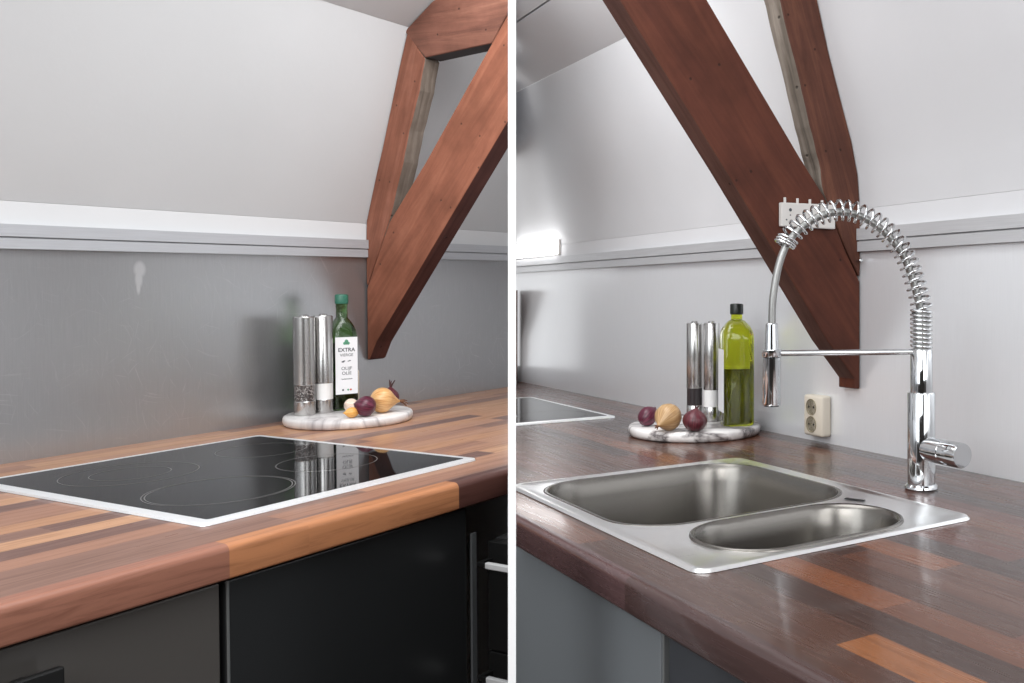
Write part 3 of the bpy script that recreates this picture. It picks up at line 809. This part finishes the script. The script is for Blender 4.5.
# ---------------------------------------------------------------- sockets
def outlet(F, x0, x1, z0, z1, d, label):
    xm, zm = (x0+x1)/2, z0
    t = thing('power_outlet', label, 'power outlet', F, (xm, -.0003, z0))
    w, h = (x1-x0)/2, z1-z0
    link('housing', newbox((-w, -d, 0), (w, 0, h), .006, 3), bone, t, smooth=50)
    for zz in (h*.29, h*.71):
        M = Matrix.Translation((-w*.12, -d-.0002, zz)) @ Matrix.Rotation(PI/2, 4, 'X')
        r = h*.185
        bm = lathe([(r*1.08, -.0005), (r*1.08, .0012), (r, .0014), (r*.96, -.0002), (0, -.0002)], 32, None, False, M)
        s = link('socket', bm, bone_d, t, smooth=40)
        bm = bmesh.new()
        for dx in (-.5, .5): lathe([(r*.14, 0), (r*.14, .0006)], 12, bm, True, M @ Matrix.Translation((r*dx, 0, -.0002)))
        link('pin_hole', bm, black, s)
outlet(LM, -.107, -.043, .022, .109, .027, 'cream double wall outlet half hidden behind the labelled bottle')
outlet(RM, -.157, -.093, .0150, .1015, .027, 'cream double wall outlet below the foot of the dark brace')

# white fitting screwed on the brace behind the faucet, and a screw in the splashback
t = thing('hook_rack', 'white plastic rack fixed to the dark brace behind the spring', 'rack', RM, (.0012, -.14, .442))
bm = prism([(-.066, .0), (.064, .0), (.064, .048), (-.066, .045)], 0, .010, None, 'X', .0015)
link('plate', bm, whitep, t)
for y in (-.055, -.025, .005, .035):
    link('prong', newbox((.002, y-.0016, .044), (.007, y+.0016, .0555), .0006), whitep, t)
bm = bmesh.new()
for y, z, r in ((-.046, .032, .0032), (-.046, .022, .0012), (-.055, .013, .0016)): cyl(bm, (.0095, y, z), (.0108, y, z), r, 14)
link('screw_hole', bm, ink, t)
t = thing('wall_screw', 'small steel screw head beside the dark brace under the rail', 'screw', RM, (.016, 0, .382))
link('shank', cyl(bmesh.new(), (-.0155, -.012, 0), (-.004, -.012, 0), .0022, 12), chrome, t)
link('head', lathe([(.0042, -.001), (.0046, .001), (.003, .003), (.0001, .0034)], 18, None, True, Matrix.Translation((-.003, -.012, 0)) @ Matrix.Rotation(PI/2, 4, 'Y')), chrome, t, smooth=50)

# added glowing bar for the daylight glare at the far left of the splashback
t = thing('wall_lamp', 'bright white lamp bar above the rail at the far left end of the sink backsplash', 'lamp', RM, (-1.53, -.0005, .452))  # added bar for daylight glare, no real lamp
loc = (-1.53, -.0005, .452)
link('housing', cut(newbox((-.70, -.010, 0), (.0, 0, .052), .002), RM, 1, loc), whitep, t)
lm = NT('lamp_diffuser'); lm.set(Base_Color=(1, 1, 1, 1)); lm.b.inputs['Emission Color'].default_value = (1, 1, 1, 1); lm.b.inputs['Emission Strength'].default_value = 9
link('diffuser', cut(newbox((-.70, -.028, .002), (-.003, -.0105, .050), .004), RM, 1, loc), lm.m, t)

# ---------------------------------------------------------------- light
def area(name, loc, target, sx, sy, power, col=(1, 1, 1)):
    d = bpy.data.lights.new(name, 'AREA'); d.shape = 'RECTANGLE'; d.size = sx; d.size_y = sy; d.energy = power; d.color = col
    o = bpy.data.objects.new(name, d); C.objects.link(o); o.location = loc
    o.rotation_euler = (Vector(target)-Vector(loc)).to_track_quat('-Z', 'Y').to_euler(); return o
area('window_light', (-.6, -1.7, 2.3), (-.7, 2.2, 1.2), 1.5, 1.2, 34, (.96, .98, 1))
area('window_light_left', (-1.6, -.5, 1.9), (-.45, 2.5, 1.35), 1.5, 1.6, 28, (.92, .965, 1))  # added fill from the left for the far sink side
area('window_light_right', (1.25, -.45, 1.9), (-.75, 2.6, 1.5), 1.2, 1.4, 22, (.96, .98, 1))  # added fill from the right for the far hob side
area('ceiling_light', (-.45, 1.25, 2.75), (-.72, 2.1, .9), 1.7, 1.7, 36, (.97, .985, 1))  # added overhead fill for worktops and slopes, no fixture
area('pendant_light', (-.50, 1.68, 2.1), (-.80, 2.95, 1.25), .8, .6, 4.5, (.97, .985, 1))  # added unseen fill that lifts the deep slopes
area('corner_light', (-.50, 2.12, 2.05), (-.80, 2.95, 1.1), .5, .4, 3.4, (.96, .98, 1))  # extra unseen fill added to brighten the far corner
w = bpy.data.worlds.new('daylight'); bpy.context.scene.world = w; w.use_nodes = True
bg = w.node_tree.nodes['Background']; bg.inputs[0].default_value = (.98, .99, 1, 1); bg.inputs[1].default_value = 1.0

# ---------------------------------------------------------------- camera
cd = bpy.data.cameras.new('camera'); cam = bpy.data.objects.new('camera', cd); C.objects.link(cam)
cam.location = (0, 0, CAM_Z); cam.rotation_euler = (PI/2, 0, 0)
cd.sensor_fit = 'HORIZONTAL'; cd.sensor_width = 36; cd.lens = 930/1024*36
cd.shift_x = (512-785)/1024; cd.shift_y = -(341.5-298.5)/1024; cd.clip_start = .02
S = bpy.context.scene; S.camera = cam
S.view_settings.view_transform = 'Standard'; S.view_settings.look = 'None'; S.view_settings.gamma = 1; S.view_settings.exposure = -.14
S.view_settings.use_curve_mapping = False
S.cycles.use_denoising = True
S.cycles.max_bounces = 10; S.cycles.transmission_bounces = 10; S.cycles.glossy_bounces = 6
S.cycles.sample_clamp_indirect = 6; S.cycles.caustics_reflective = False; S.cycles.caustics_refractive = False
